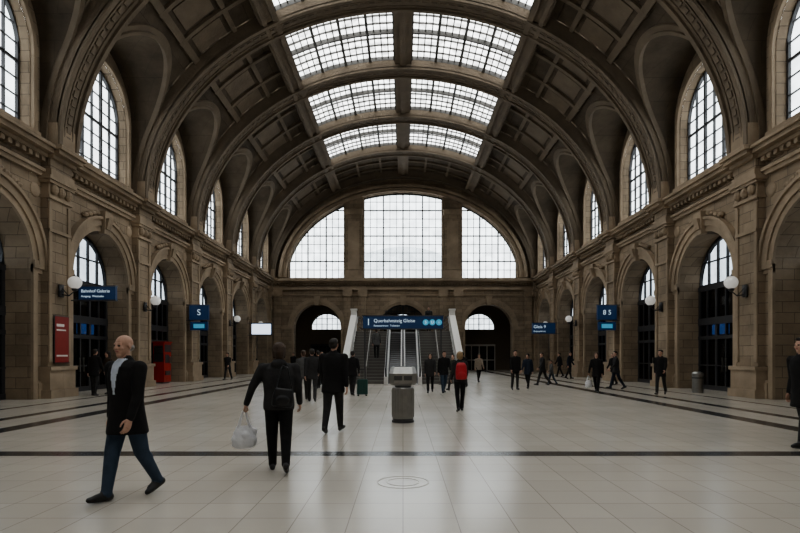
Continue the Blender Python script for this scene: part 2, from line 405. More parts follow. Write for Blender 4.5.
for k in range(len(RY)-1):
    y1, y0 = RY[k], RY[k+1]; c = (y0+y1)/2
    def pz(u):
        d = abs(u-c)
        return 0 if d >= PR-1e-6 else (PSP-ZC)+sqrt(max(0, PR*PR-d*d))
    ps = [c-PR*cos(pi*i/36) for i in range(37)]
    cols = [(y0,0,ps[0],0)]+[(a,max(pz(a),PSP-ZC),b,max(pz(b),PSP-ZC)) for a,b in zip(ps,ps[1:])]+[(ps[-1],0,y1,0)]
    solid = (k == 0)
    for mir in (0,1):
        f = (lambda t: pi-t) if mir else (lambda t: t)
        for (a,za,b,zb) in cols:
            ta, tb = math.asin(za/RISE), math.asin(zb/RISE); n = 12
            for i in range(n):
                qa0, qa1 = ta+(THS-ta)*i/n, ta+(THS-ta)*(i+1)/n
                qb0, qb1 = tb+(THS-tb)*i/n, tb+(THS-tb)*(i+1)/n
                mb.quad(VP(f(qa0),a),VP(f(qb0),b),VP(f(qb1),b),VP(f(qa1),a))
        sg = -1 if mir else 1
        n = 40
        prof = [(c-PR, ZC+ (PSP-ZC)*i/6) for i in range(6)]+[(c-PR*cos(pi*i/n), PSP+PR*sin(pi*i/n)) for i in range(n+1)]+[(c+PR, PSP-(PSP-ZC)*i/6) for i in range(1,7)]
        def xm(z): return HW*sqrt(max(0,1-((z-ZC)/RISE)**2))
        for (a,za),(b,zb) in zip(prof,prof[1:]):
            mb.quad((sg*HW,a,za),(sg*HW,b,zb),(sg*xm(zb),b,zb),(sg*xm(za),a,za))
        def sc(p, e):
            u, z = p; cz = max(PSP-0.0, 0) if z >= PSP else z
            d = Vector((u-c, z-cz)); d = d.normalized() if d.length>1e-6 else Vector((1,0))
            return (u+d.x*e, z+d.y*e)
        def vpt(p, t):
            th = math.asin(min(1,(p[1]-ZC)/RISE)); q = VP(th, p[0], t); return (sg*q[0], q[1], q[2])
        for (e0,e1,t) in ((0.0,0.12,0.22),(0.12,0.3,0.12)):
            for p, q in zip(prof, prof[1:]):
                pi_, qi, po, qo = sc(p,e0), sc(q,e0), sc(p,e1), sc(q,e1)
                mb.quad(vpt(pi_,t),vpt(qi,t),vpt(qo,t),vpt(po,t),1)
                mb.quad(vpt(pi_,-0.02),vpt(qi,-0.02),vpt(qi,t),vpt(pi_,t),1)
                mb.quad(vpt(po,0),vpt(qo,0),vpt(qo,t),vpt(po,t),1)
        th_lo = th_x(10.1)
        for xx, hw_, t in ((8.1,0.10,0.12),(9.95,0.12,0.14)):
            tA, tB = th_x(xx+hw_), th_x(xx-hw_)
            vstrip(mb, y0+0.6, y1-0.6, *((f(tA),f(tB))), 0, t, 1, n=2)
        for off in (-1.0, 1.0):
            vstrip(mb, c+off-0.11, c+off+0.11, f(th_lo), f(THS), 0, 0.14, 1, n=6)
        for (xa,xb) in ((9.65,8.4),):
            for (ya,yb) in ((-2.45,-1.3),(-0.7,0.7),(1.3,2.45)):
                vstrip(mb, c+ya, c+yb, f(th_x(xa)), f(th_x(xb)), 0, 0.05, 1, n=2)
        for off in (-2.92, 2.74):
            vstrip(mb, c+off, c+off+0.18, f(0.05), f(THS), 0, 0.12, 1, n=16)
        vstrip(mb, y0, y1, f(th_x(7.05)), f(th_x(6.2)), 0, 0.5, 1, n=3)
        vstrip(mb, y0, y1, f(th_x(6.95)), f(th_x(6.75)), 0.5, 0.6, 1, n=1)
        vstrip(mb, y0, y1, f(th_x(6.45)), f(th_x(6.2)), 0.5, 0.6, 1, n=1)
        if solid:
            for i in range(8):
                p, q = THS+(pi/2-THS)*i/8, THS+(pi/2-THS)*(i+1)/8
                mb.quad(VP(f(p),y0),VP(f(q),y0),VP(f(q),y1),VP(f(p),y1))
            for xx in (2.1,4.2):
                vstrip(mb, y0+0.6, y1-0.6, f(th_x(xx+0.1)), f(th_x(xx-0.1)), 0, 0.14, 1, n=1)
            for off in (-1.6,0,1.6): vstrip(mb, c+off-0.1, c+off+0.1, f(THS), f(pi/2), 0, 0.14, 1, n=6)
        else:
            ya, yb = y0+0.55, y1-0.55
            for (p0,p1) in ((y0,ya),(yb,y1)):
                for i in range(8):
                    p, q = THS+(THR-THS)*i/8, THS+(THR-THS)*(i+1)/8
                    mb.quad(VP(f(p),p0),VP(f(q),p0),VP(f(q),p1),VP(f(p),p1))
            for i in range(12):
                p, q = THS+(THR-THS)*i/12, THS+(THR-THS)*(i+1)/12
                sky.quad(VP(f(p),ya,-0.1),VP(f(q),ya,-0.1),VP(f(q),yb,-0.1),VP(f(p),yb,-0.1),1)
            for i in range(0,17):
                p = THS+(THR-THS)*i/16; hb = 0.0026 if i%4 else 0.006
                vstrip(sky, ya, yb, f(p-hb), f(p+hb), -0.12, 0.0 if i%4 else 0.14, 0, n=1, ends=False)
            for j in range(0,9):
                yy = ya+(yb-ya)*j/8; h = 0.02 if j%4 else 0.06
                vstrip(sky, yy-h, yy+h, f(THS), f(THR), -0.12, -0.02 if j%4 else 0.12, 0, n=6, ends=False)
    vstrip(mb, y0, y1, THR, pi-THR, -0.1, 0.35, 1, n=2)
    vstrip(mb, y0, y1, pi/2-0.015, pi/2+0.015, 0.35, 0.45, 1, n=1)
for y in RY:
    a, b = y-0.6, y+0.6
    a = max(a,YB); b = min(b,YE)
    vstrip(mb, a, b, 0, pi, -0.1, 0.55, 1, n=72)
    vstrip(mb, a, a+0.2, 0, pi, 0.5, 0.66, 1, n=72)
    vstrip(mb, b-0.2, b, 0, pi, 0.5, 0.66, 1, n=72)
    if y+0.3 < YE and y-0.3 > YB:
        vstrip(mb, y-0.26, y-0.2, 0, pi, 0.5, 0.6, 1, n=72); vstrip(mb, y+0.2, y+0.26, 0, pi, 0.5, 0.6, 1, n=72)
        nb = 90
        for i in range(nb):
            t = pi*(i+0.5)/nb; vstrip(mb, y-0.12, y+0.12, t-0.011, t+0.011, 0.53, 0.6, 1, n=1)
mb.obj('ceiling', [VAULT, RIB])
sky.obj('skylight', [SKYFR, SKYP])

# ------------------------------------------------------------------ end wall
mb = MB()
EA, EB, EZ = 11.3, 8.35, 9.15
def ezt(u): return EZ+EB*sqrt(max(0,1-(u/EA)**2))
def vtop(u): return ZC+RISE*sqrt(max(0,1-(u/HW)**2))
ops = ((-11.15,-5.75),(-3.85,3.85),(5.75,11.15))
brk = [-HW,HW]
for a,b in ops: brk += [a+(b-a)*i/24 for i in range(25)]
brk += [-12.9,-12.6,-12.2,-11.7,12.9,12.6,12.2,11.7,-5.1,-4.5,5.1,4.5]
brk = sorted(set(round(b,4) for b in brk))
for a,b in zip(brk,brk[1:]):
    m_ = (a+b)/2; inn = any(o[0]<m_<o[1] for o in ops)
    if inn:
        mb.quad(TEn(a,ezt(a),0),TEn(b,ezt(b),0),TEn(b,vtop(b),0),TEn(a,vtop(a),0))
        mb.quad(TEn(a,ezt(a),0),TEn(b,ezt(b),0),TEn(b,ezt(b),-0.7),TEn(a,ezt(a),-0.7))
        mb.quad(TEn(a,ZC,0),TEn(b,ZC,0),TEn(b,EZ,0),TEn(a,EZ,0)); mb.quad(TEn(a,EZ,0),TEn(b,EZ,0),TEn(b,EZ,-0.7),TEn(a,EZ,-0.7))
    else: mb.quad(TEn(a,ZC,0),TEn(b,ZC,0),TEn(b,vtop(b),0),TEn(a,vtop(a),0))
for o in ops:
    for u in o: mb.quad(TEn(u,EZ,0),TEn(u,ezt(u),0),TEn(u,ezt(u),-0.7),TEn(u,EZ,-0.7))
arch_ring(mb, TEn, 0, EZ, EZ, EA+0.05, EA+0.45, 0, 0.3, 1, n=60, rise=EB/EA)
arch_ring(mb, TEn, 0, EZ, EZ, EA+0.45, EA+0.75, 0, 0.5, 1, n=60, rise=(EB+0.1)/EA)
for sg in (-1,1):
    u = sg*4.8
    mb.tbox(TEn,u-0.75,u+0.75,ZC,15.4,0,0.3,0); mb.tbox(TEn,u-0.55,u+0.55,9.9,14.6,0.3,0.38,1)
    mb.tbox(TEn,u-0.85,u+0.85,ZC,9.8,0,0.45,1); mb.tbox(TEn,u-0.88,u+0.88,15.2,15.7,0,0.5,1)
ER, ESP = 2.3, 4.25
cs = (-8.35,0,8.35); edges = (-HW,-4.6,4.6,HW)
for i,c in enumerate(cs):
    wall_arch(mb,TEn,edges[i],edges[i+1],0,ZC,c,ER,ESP,0,0.9)
    arch_ring(mb,TEn,c,ESP,0,ER,ER+0.2,0,0.1,1); arch_ring(mb,TEn,c,ESP,ESP,ER+0.2,ER+0.55,0,0.2,1)
    mb.hexa([TEn(c-.2,ESP+ER-.1,0),TEn(c+.2,ESP+ER-.1,0),TEn(c+.2,ESP+ER-.1,.3),TEn(c-.2,ESP+ER-.1,.3),TEn(c-.3,ESP+ER+.8,0),TEn(c+.3,ESP+ER+.8,0),TEn(c+.3,ESP+ER+.8,.4),TEn(c-.3,ESP+ER+.8,.4)],1)
    for (a,b) in ((edges[i],c-ER),(c+ER,edges[i+1])):
        mb.tbox(TEn,a,b,ESP-0.14,ESP+0.14,0,0.14,1); mb.tbox(TEn,a,b,0,0.55,0,0.14,1)
for u in (-12.2,-5.4,-3.9,3.9,5.4,12.2):
    mb.tbox(TEn,u-0.45,u+0.45,0,1.0,0,0.4,1); mb.tbox(TEn,u-0.35,u+0.35,1.0,7.3,0,0.26,0); mb.tbox(TEn,u-0.45,u+0.45,7.3,7.95,0,0.36,1)
for (z0,z1,w) in ((7.4,7.5,0.12),(7.95,8.2,0.25),(8.62,8.75,0.35),(8.75,9.02,0.7)): mb.tbox(TEn,-HW,HW,z0,z1,0,w,1)
for j in range(90):
    u = -HW+26*(j+0.5)/90; mb.tbox(TEn,u-0.07,u+0.07,8.45,8.62,0,0.3,1)
mb.obj('wall_end',[STONE,STONE2])
for (a,b),nc,hc in zip(ops,(9,12,9),((3,6),(3,6,9),(3,6))):
    wn += 1
    window_grid('window_%d'%wn,TEn,a,b,EZ,ezt,-0.5,nc,10,EZ+EB,hc=hc,hr=(2,5,8),bw=0.026,hbw=0.06,fr=GREYFR)
wn += 1
window_grid('window_%d'%wn,TEn,-ER,ER,4.6,lambda u: az(u,0,ER,ESP),-0.5,8,3,ESP+ER,hc=(4,),bw=0.035,hbw=0.07,pane=PANE)
# train shed seen faintly through the end windows
mb = MB()
def shz(u): return 13+8.0*sqrt(max(0,1-(u/12)**2)) if abs(u)<12 else 13
A = [mb.addring([(u,yy,shz(u)) for u in [-30+60*i/60 for i in range(61)]]) for yy in (95,130)]
for i in range(60):
    mb.f.append((A[0][i],A[0][i+1],A[1][i+1],A[1][i])); mb.m.append(0)
    u0,u1=-30+i,-29+i
    mb.quad((u0,95,0),(u1,95,0),(u1,95,shz(u1)),(u0,95,shz(u0)))
mb.obj('train_shed',[plain('pale_shed_cladding',(0.72,0.75,0.77),0.7)])
mb = MB(); YC = 58.5
TC = lambda u,v,w: (u,YC-w,v)
for i,c in enumerate(cs):
    wall_arch(mb,TC,edges[i],edges[i+1],0,8.3,c,1.7,4.55,4.4,0.3)
mb.quad((-HW,YE+0.02,8.3),(HW,YE+0.02,8.3),(HW,YC,8.3),(-HW,YC,8.3))
mb.quad((-HW,YE+0.02,0),(-HW,YC,0),(-HW,YC,8.3),(-HW,YE+0.02,8.3)); mb.quad((HW,YE+0.02,0),(HW,YC,0),(HW,YC,8.3),(HW,YE+0.02,8.3))
mb.obj('wall_corridor',[plain('corridor_wall',(0.2,0.16,0.115),0.8)])
for c in cs:
    wn += 1
    window_grid('window_%d'%wn,TC,c-1.7,c+1.7,4.4,lambda u: az(u,c,1.7,4.55),-0.2,6,3,6.25,hc=(3,),bw=0.03)
for c in (-8.35,8.35):
    dn += 1; d = MB()
    for i in range(5): d.tbox(TC,c-1.7+0.85*i-0.05,c-1.7+0.85*i+0.05,0,2.7,0.02,0.12)
    d.tbox(TC,c-1.75,c+1.75,2.6,2.8,0.02,0.14); d.tbox(TC,c-1.7,c+1.7,0,2.6,0.03,0.06,1); d.tbox(TC,c-1.7,c+1.7,1.05,1.12,0.02,0.12)
    d.obj('door_%d'%dn,[WHITEP if c>0 else IRON,plain('door_dark_glass',(0.02,0.02,0.022),0.15)])
mb = MB()
us = [-HW+26*i/40 for i in range(41)]
for a,b in zip(us,us[1:]): mb.quad((a,YB,0),(b,YB,0),(b,YB,vtop(b)),(a,YB,vtop(a)))
for (z0,z1,w) in ((0,0.55,0.14),(7.95,8.2,0.25),(8.75,9.02,0.7)): mb.tbox(TBk,-HW,HW,z0,z1,0,w,1)
mb.obj('wall_back',[STONE,STONE2])
mb = MB(); mb.box(-14.3,14.3,YB,YC,-0.2,0.0); mb.obj('floor',[FLOOR])
mb = MB(); n=48
for (r0,r1,mm) in ((0.30,0.312,0),(0.19,0.196,0)):
    A=[mb.addring([(0.0+r*cos(2*pi*k/n),6.43+r*sin(2*pi*k/n),z) for k in range(n)]) for r,z in ((r0,0.0),(r0,0.003),(r1,0.003),(r1,0.0))]
    for a,b in zip(A,A[1:]): mb.ring(a,b,mm)
mb.obj('floor_access_cover',[plain('cover_bronze',(0.42,0.38,0.32),0.4)])

# ------------------------------------------------------------------ stairs
SY0, SN, RH, TD = 29.0, 18, 0.172, 0.3
LZ = SN*RH; SY1 = SY0+SN*TD
def slope(y): return (y-SY0)/TD*RH
for sg in (-1,1):
    mb = MB(); x0,x1 = (1.05,3.0) if sg>0 else (-3.0,-1.05)
    for i in range(SN):
        y = SY0+i*TD; z = (i+1)*RH
        mb.box(x0,x1,y,SY1,z-RH,z); mb.box(x0,x1,y-0.02,y+0.05,z-0.03,z+0.004,1)
    o0,o1 = (3.0,3.3) if sg>0 else (-3.3,-3.0)
    h = 1.0
    ya,yb = SY0-0.3,SY1
    mb.hexa([(o0,ya,0),(o1,ya,0),(o1,yb,0),(o0,yb,0),(o0,ya,h),(o1,ya,h),(o1,yb,LZ+h+0.1),(o0,yb,LZ+h+0.1)],2)
    mb.hexa([(o0-.04,ya-.06,h),(o1+.04,ya-.06,h),(o1+.04,yb,LZ+h+.1),(o0-.04,yb,LZ+h+.1),(o0-.04,ya-.06,h+.1),(o1+.04,ya-.06,h+.1),(o1+.04,yb,LZ+h+.2),(o0-.04,yb,LZ+h+.2)],2)
    mb.box(o0-.06,o1+.06,ya-.35,ya+.05,0,1.25,2); mb.box(o0-.1,o1+.1,ya-.39,ya+.09,1.25,1.35,2)
    mb.box(o0-.03,o1+.03,yb-.3,yb,LZ-0.5,LZ+1.35,2); mb.box(o0-.07,o1+.07,yb-.34,yb,LZ+1.35,LZ+1.45,2)
    for xr in ((o0-.09) if sg>0 else (o1+.09), sg*2.0):
        mb.capsule((xr,SY0,0.95),(xr,SY1-.05,LZ+0.95),0.03,0.03,3,n=8)
        for j in range(5):
            yy = SY0+0.15+j*(SY1-SY0-0.3)/4; mb.capsule((xr,yy,slope(yy)-0.05 if xr==sg*2.0 else slope(yy)+0.6),(xr,yy,slope(yy)+0.95),0.018,0.018,3,n=6)
    mb.obj('staircase',[STEP,NOSE,WHITEP,STEEL])
mb = MB()
mb.hexa([(-1.0,SY0-.3,0),(1.0,SY0-.3,0),(1.0,SY1,0),(-1.0,SY1,0),(-1.0,SY0-.3,0.02),(1.0,SY0-.3,0.02),(1.0,SY1,LZ-.05),(-1.0,SY1,LZ-.05)],1)
for i in range(24):
    y = SY0+0.1+i*(SY1-SY0-.3)/24; z = slope(y)+0.12
    for (a,b) in ((-.78,-.14),(.14,.78)):
        mb.box(a,b,y,y+0.24,z-0.12,z,1); mb.box(a,b,y-0.005,y+0.01,z-0.02,z+0.004,3)
YT = SY1-.06
for xc in (-0.9,0.0,0.9):
    wd = 0.1 if xc else 0.13
    mb.hexa([(xc-wd,SY0-.7,0),(xc+wd,SY0-.7,0),(xc+wd,YT,LZ-.3),(xc-wd,YT,LZ-.3),(xc-wd,SY0-.7,0.4),(xc+wd,SY0-.7,0.4),(xc+wd,YT,LZ+.35),(xc-wd,YT,LZ+.35)],0)
    mb.hexa([(xc-.015,SY0-.6,.3),(xc+.015,SY0-.6,.3),(xc+.015,YT,LZ+.25),(xc-.015,YT,LZ+.25),(xc-.015,SY0-.6,.95),(xc+.015,SY0-.6,.95),(xc+.015,YT,LZ+.95),(xc-.015,YT,LZ+.95)],2)
    mb.capsule((xc,SY0-.65,1.0),(xc,YT,LZ+1.0),0.045,0.045,4,n=8)
    mb.capsule((xc,SY0-.65,1.0),(xc,SY0-.95,0.85),0.045,0.045,4,n=8); mb.capsule((xc,SY0-.95,0.85),(xc,SY0-.97,0.6),0.045,0.045,4,n=8); mb.capsule((xc,SY0-.97,0.6),(xc,SY0-.7,0.38),0.045,0.045,4,n=8)
    mb.box(xc-wd,xc+wd,SY0-1.0,SY0-.65,0,0.42,0)
mb.box(-.8,.8,SY0-.95,SY0-.2,0,0.03,0)
mb.obj('escalator',[plain('satin_steel_cladding',(0.75,0.74,0.72),0.4,metal=0.2),STEELD,pane_mat('balustrade_glass',(0.7,0.74,0.75),gloss=0.2,var=0.05),NOSE,BLACK])
mb = MB()
GY = SY1+0.01
mb.box(-3.0,3.0,GY,YE-.72,LZ-0.45,LZ); mb.box(-2.25,2.25,YE-.72,YC-.05,LZ-0.45,LZ)
for y in (37.5,42.5,47.5):
    for x in (-2.3,2.3): mb.lathe(x,y,[(0.32,0),(0.32,0.2),(0.22,0.3),(0.2,LZ-.75),(0.3,LZ-.6),(0.3,LZ-.45)],m=1)
mb.box(-2.9,2.9,GY+.05,GY+.25,0,LZ-.45,1)
for x in (-2.93,2.93):
    mb.box(x-.03,x+.03,GY+.4,50.9,LZ+1.0,LZ+1.06,2)
    for j in range(12):
        y = GY+.4+j*1.45; mb.box(x-.02,x+.02,y-.02,y+.02,LZ,LZ+1.0,2)
    for zz in (0.25,0.5,0.75): mb.box(x-.01,x+.01,GY+.4,50.9,LZ+zz-.01,LZ+zz+.01,2)
mb.obj('gallery_bridge',[STEP,WHITEP,STEELD])

# ------------------------------------------------------------------ signs
def text_child(body, size, loc, parent, mat_, rotz=0, align='LEFT'):
    cu = bpy.data.curves.new('lettering','FONT'); cu.body = body; cu.size = size; cu.extrude = 0.004; cu.align_x = align; cu.align_y = 'CENTER'
    cu.materials.append(mat_)
    o = bpy.data.objects.new('lettering',cu); COL.objects.link(o)
    o.location = loc; o.rotation_euler = (pi/2,0,rotz); o.parent = parent
    return o
mb = MB(); gy = 28.2
mb.box(-2.12,2.12,gy,gy+0.22,2.98,3.62); mb.box(-2.17,2.17,gy-.02,gy+.24,3.62,3.68,1); mb.box(-2.17,2.17,gy-.02,gy+.24,2.93,2.98,1)
for x in (-2.03,2.03): mb.box(x-.04,x+.04,gy+.23,gy+.31,0,3.66,2); mb.box(x-.14,x+.14,gy+.14,gy+.42,0,.04,2)
for (cx,r) in ((1.2,.16),(1.55,.16),(1.9,.16)):
    n=24; ra=mb.addring([(cx+r*cos(2*pi*k/n),gy-.015,3.3+r*sin(2*pi*k/n)) for k in range(n)]); rb=mb.addring([(cx+r*cos(2*pi*k/n),gy,3.3+r*sin(2*pi*k/n)) for k in range(n)])
    mb.ring(ra,rb,3); mb.cap_face(ra,3)
s = mb.obj('overhead_sign',[NAVY,STEELD,STEELD,CYAN])
text_child('1',0.5,(-1.95,gy-.02,3.3),s,SIGNTXT)
text_child('Querbahnsteig Gleise',0.25,(-1.55,gy-.01,3.38),s,SIGNTXT); text_child('Reisezentrum  Toiletten',0.14,(-1.55,gy-.01,3.12),s,SIGNTXT)
for t_,x_ in (('S',1.2),('U',1.55),('i',1.9)): text_child(t_,0.2,(x_,gy-.02,3.3),s,SIGNTXT,align='CENTER')

def blade_sign(name, sg, y, w, z, h, lines, double=False, screen=False, gap=0.45):
    mb = MB(); x0 = sg*(HW-gap); x1 = sg*(HW-gap-w); a,b = min(x0,x1),max(x0,x1)
    mb.box(a,b,y-.07,y+.07,z-h/2,z+h/2,0); mb.box(a-.02,b+.02,y-.09,y+.09,z+h/2,z+h/2+.05,1); mb.box(a-.02,b+.02,y-.09,y+.09,z-h/2-.05,z-h/2,1)
    for zz in (z+h/2+.025,z-h/2-.025): mb.capsule((x0,y,zz),(sg*(HW-0.1),y,zz),.025,.025,1,n=8)
    if screen: mb.box(a+.06,b-.06,y-.085,y-.07,z-h/2+.05,z+h/2-.05,2)
    if double:
        mb.box(a+.05,b-.05,y-.06,y+.06,z-h/2-.62,z-h/2-.12,0); mb.box(a+.25,b-.25,y-.075,y-.06,z-h/2-.5,z-h/2-.25,3)
        for xx in (a+.2,b-.2): mb.box(xx-.02,xx+.02,y-.02,y+.02,z-h/2-.14,z-h/2-.05,1)
    o = mb.obj(name,[NAVY,STEELD,SCREEN,CYAN])
    for i,t in enumerate(lines):
        text_child(t[0],t[1],((a+b)/2 if t[2] else a+.1,y-.08,z+t[3]),o,SIGNTXT,align='CENTER' if t[2] else 'LEFT')
    return o
blade_sign('hanging_sign',-1,20.7,1.42,3.95,0.5,[('Bahnhof Galerie',.17,0,.08),('Ausgang  Westseite',.11,0,-.12)])
blade_sign('hanging_sign',-1,31.75,1.15,4.1,0.85,[('S',.5,1,0)],double=True,gap=.3)
blade_sign('hanging_sign',1,31.75,1.15,4.1,0.85,[('8 5',.4,1,0)],double=True,gap=.3)
blade_sign('departure_screen',-1,44.3,1.7,3.75,0.95,[],screen=True,gap=.4)
blade_sign('hanging_sign',1,44.0,1.9,3.8,0.85,[('Gleis 9',.36,0,.12),('Reisezentrum',.18,0,-.24)])
mb = MB()
yp0,yp1 = RY[5]-0.42,RY[5]+0.42
xp = -HW+0.33
mb.box(xp,xp+.04,yp0,yp1,1.25,3.0,1); mb.box(xp+.04,xp+.05,yp0+.03,yp1-.03,1.28,2.97,0); mb.box(xp+.05,xp+.055,yp0+.1,yp1-.1,1.5,1.56,2); mb.box(xp+.05,xp+.055,yp0+.1,yp1-.3,2.6,2.7,2); mb.box(xp+.05,xp+.055,yp0+.1,yp1-.2,2.45,2.5,2)
mb.obj('wall_poster',[REDP,STEELD,WHITEP])
mb = MB(); x0=-HW-0.80; yc=29.9
mb.box(x0,x0+.6,yc-.45,yc+.45,0.08,2.25,0); mb.box(x0+.03,x0+.55,yc-.42,yc+.42,0,.08,1); mb.box(x0+.6,x0+.62,yc-.38,yc+.38,1.75,2.15,1)
mb.box(x0+.6,x0+.63,yc-.3,yc+.15,1.15,1.6,1); mb.box(x0+.6,x0+.64,yc+.22,yc+.4,1.1,1.5,3); mb.box(x0+.6,x0+.64,yc-.3,yc+.3,.45,.7,1); mb.box(x0-.02,x0+.66,yc-.48,yc+.48,2.25,2.32,0)
mb.box(x0+.05,x0+.55,yc-.455,yc-.45,1.2,2.1,1); mb.box(x0+.1,x0+.5,yc-.46,yc-.455,1.7,1.95,3)
mb.obj('ticket_machine',[REDD,STEELD,SCREEN,STEEL])

# ------------------------------------------------------------------ globe lamps
mb = MB()
mb.box(-.02,.04,-.12,.12,-.35,.1,0)
mb.capsule((0.02,0,-.25),(.3,0,-.3),.025,.022,0,n=8); mb.capsule((.3,0,-.3),(.52,0,-.12),.022,.02,0,n=8); mb.capsule((.02,0,0),(.3,0,-.3),.015,.015,0,n=6)
mb.lathe(.52,0,[(.03,-.14),(.1,-.1),(.11,-.04),(.07,-.02)],n=16,m=0)
mb.ell((.52,0,.19),(.24,.24,.24),1,n=24,h=16)
mb.lathe(.52,0,[(.05,.41),(.06,.44),(.02,.46),(.01,.5)],n=12,m=0)
lm = mb.mesh('wall_lamp',[IRON,GLOBE],smooth=True)
for y in RY[1:8]:
    for sg in (-1,1):
        o = bpy.data.objects.new('wall_lamp',lm); COL.objects.link(o); o.location = (sg*(HW-0.33),y,4.05); o.rotation_euler = (0,0,0 if sg<0 else pi)

# ------------------------------------------------------------------ waste bins
mb = MB(); bx,by = 0.0,12.3
mb.lathe(bx,by,[(.26,0),(.26,.05),(.235,.06),(.235,.09)],n=32,m=1)
mb.lathe(bx,by,[(.245,.09),(.25,.1),(.25,.78),(.24,.80)],n=32,m=0)
for k in range(20):
    a = 2*pi*k/20; mb.capsule((bx+.252*cos(a),by+.252*sin(a),.13),(bx+.252*cos(a),by+.252*sin(a),.75),.008,.008,0,n=6)
mb.lathe(bx,by,[(.19,.80),(.19,.86)],n=32,m=1)
def octo(w,d,c,z): return [(bx-w+c,by-d,z),(bx+w-c,by-d,z),(bx+w,by-d+c,z),(bx+w,by+d-c,z),(bx+w-c,by+d,z),(bx-w+c,by+d,z),(bx-w,by+d-c,z),(bx-w,by-d+c,z)]
rs = [mb.addring(octo(*p)) for p in ((.25,.22,.08,.85),(.31,.28,.1,.90),(.32,.29,.1,1.12),(.28,.22,.08,1.25),(.25,.19,.07,1.27))]
for a,b in zip(rs,rs[1:]): mb.ring(a,b,0)
mb.cap_face(rs[0],0); mb.cap_face(rs[-1],0)
for (a,b) in ((-.2,-.02),(.02,.2)): mb.box(bx+a,bx+b,by-.296,by-.28,.97,1.07,1)
mb.box(bx+.31,bx+.326,by-.16,by+.16,.97,1.07,1); mb.box(bx-.326,bx-.31,by-.16,by+.16,.97,1.07,1)
mb.box(bx-.2,bx+.2,by-.05,by+.05,1.27,1.285,1)
mb.obj('waste_bin',[STEEL,STEELD])
mb = MB()
mb.lathe(12.1,21.9,[(.2,0),(.21,.03),(.21,.72),(.22,.74),(.22,.8),(.17,.86),(.1,.88)],n=24,m=0); mb.lathe(12.1,21.9,[(.212,.6),(.214,.61),(.214,.64),(.212,.65)],n=24,m=1)
mb.obj('litter_bin',[STEEL,STEELD],smooth=False)

# ------------------------------------------------------------------ people
SKIN = plain('skin',(0.48,0.29,0.21),0.5,var=0.08,nscale=15)
LIPS = plain('lips',(0.32,0.13,0.11),0.5); EYE = plain('eye_dark',(0.03,0.025,0.02),0.2)
def cloth(n,c,b=0.5): return plain(n,c,0.85,var=0.3,nscale=9,bump=b,bscale=11,spec=0.2)
FAB = {'black':cloth('black_wool',(0.018,0.017,0.017)),'charcoal':cloth('charcoal_cloth',(0.038,0.037,0.037)),'navy':cloth('navy_cloth',(0.024,0.03,0.045)),
 'jeans':cloth('blue_denim',(0.045,0.065,0.095)),'brown':cloth('brown_cloth',(0.07,0.05,0.035)),'grey':cloth('grey_cloth',(0.1,0.098,0.095)),'red':cloth('red_cloth',(0.38,0.03,0.03)),
 'white':cloth('white_shirt',(0.55,0.6,0.68),0.2),'beige':cloth('beige_cloth',(0.3,0.25,0.2)),'olive':cloth('olive_cloth',(0.05,0.055,0.04))}
SHOE = plain('shoe_leather',(0.014,0.013,0.012),0.4)
HAIR = {'dark':plain('dark_hair',(0.02,0.014,0.01),0.6,var=0.4,nscale=50,bump=0.5,bscale=60),'brown':plain('brown_hair',(0.06,0.035,0.02),0.6,var=0.4,nscale=50,bump=0.5,bscale=60),
 'grey':plain('grey_hair',(0.3,0.28,0.26),0.6,var=0.3,nscale=50),'blonde':plain('blonde_hair',(0.3,0.2,0.1),0.6,var=0.3,nscale=50)}
HC = {}
def head_mesh(style, hc):
    if (style,hc) in HC: return HC[(style,hc)]
    m = MB()
    m.ell((0,-.012,.035),(.076,.096,.083),0); m.ell((0,.028,-.025),(.062,.066,.085),0); m.ell((0,.02,-.06),(.054,.058,.045),0)
    m.ell((0,.062,-.093),(.03,.027,.024),0); m.capsule((0,.092,.018),(0,.108,-.018),.009,.013,0,n=8); m.ell((-.012,.1,-.02),(.009,.01,.008),0); m.ell((.012,.1,-.02),(.009,.01,.008),0)
    m.capsule((-.036,.078,.026),(.036,.078,.026),.012,.012,0,n=8)
    for s_ in (-1,1):
        m.ell((s_*.078,-.008,-.005),(.01,.02,.032),0,n=10,h=8); m.ell((s_*.04,.066,-.025),(.022,.022,.02),0)
        m.ell((s_*.03,.085,.006),(.013,.008,.007),3,n=8,h=6)
    m.ell((0,.09,-.053),(.024,.011,.008),2,n=10,h=6)
    m.capsule((0,-.02,-.16),(0,-.01,-.04),.056,.052,0)
    if style == 'short':
        m.ell((0,-.026,.046),(.085,.098,.083),1); m.ell((0,-.05,-.01),(.078,.065,.06),1); m.ell((0,.04,.098),(.06,.045,.03),1)
    elif style == 'bald':
        m.ell((0,-.06,-.015),(.078,.05,.045),1); 
    elif style == 'bob':
        m.ell((0,-.026,.045),(.092,.105,.09),1); m.capsule((0,-.06,.0),(0,-.055,-.07),.08,.06,1)
        for s_ in (-1,1): m.capsule((s_*.065,-.005,.03),(s_*.064,-.01,-.07),.032,.024,1)
    elif style == 'long':
        m.ell((0,-.026,.045),(.09,.104,.088),1); m.stack([(0,-.06,.06,.07,.05),(0,-.07,-.05,.088,.05),(0,-.085,-.16,.09,.042),(0,-.09,-.24,.05,.02)],1)
        for s_ in (-1,1): m.capsule((s_*.066,-.01,.03),(s_*.075,-.03,-.14),.03,.026,1)
    elif style == 'ponytail':
        m.ell((0,-.024,.044),(.084,.1,.084),1); m.ell((0,-.05,-.0),(.075,.06,.06),1); m.capsule((0,-.12,.05),(0,-.15,-.02),.03,.035,1); m.capsule((0,-.15,-.02),(0,-.13,-.14),.035,.012,1)
    me = remesh(m,'head_'+style,[SKIN,HAIR.get(hc,FAB.get(hc)),LIPS,EYE],0.0065,2)
    HC[(style,hc)] = me; return me
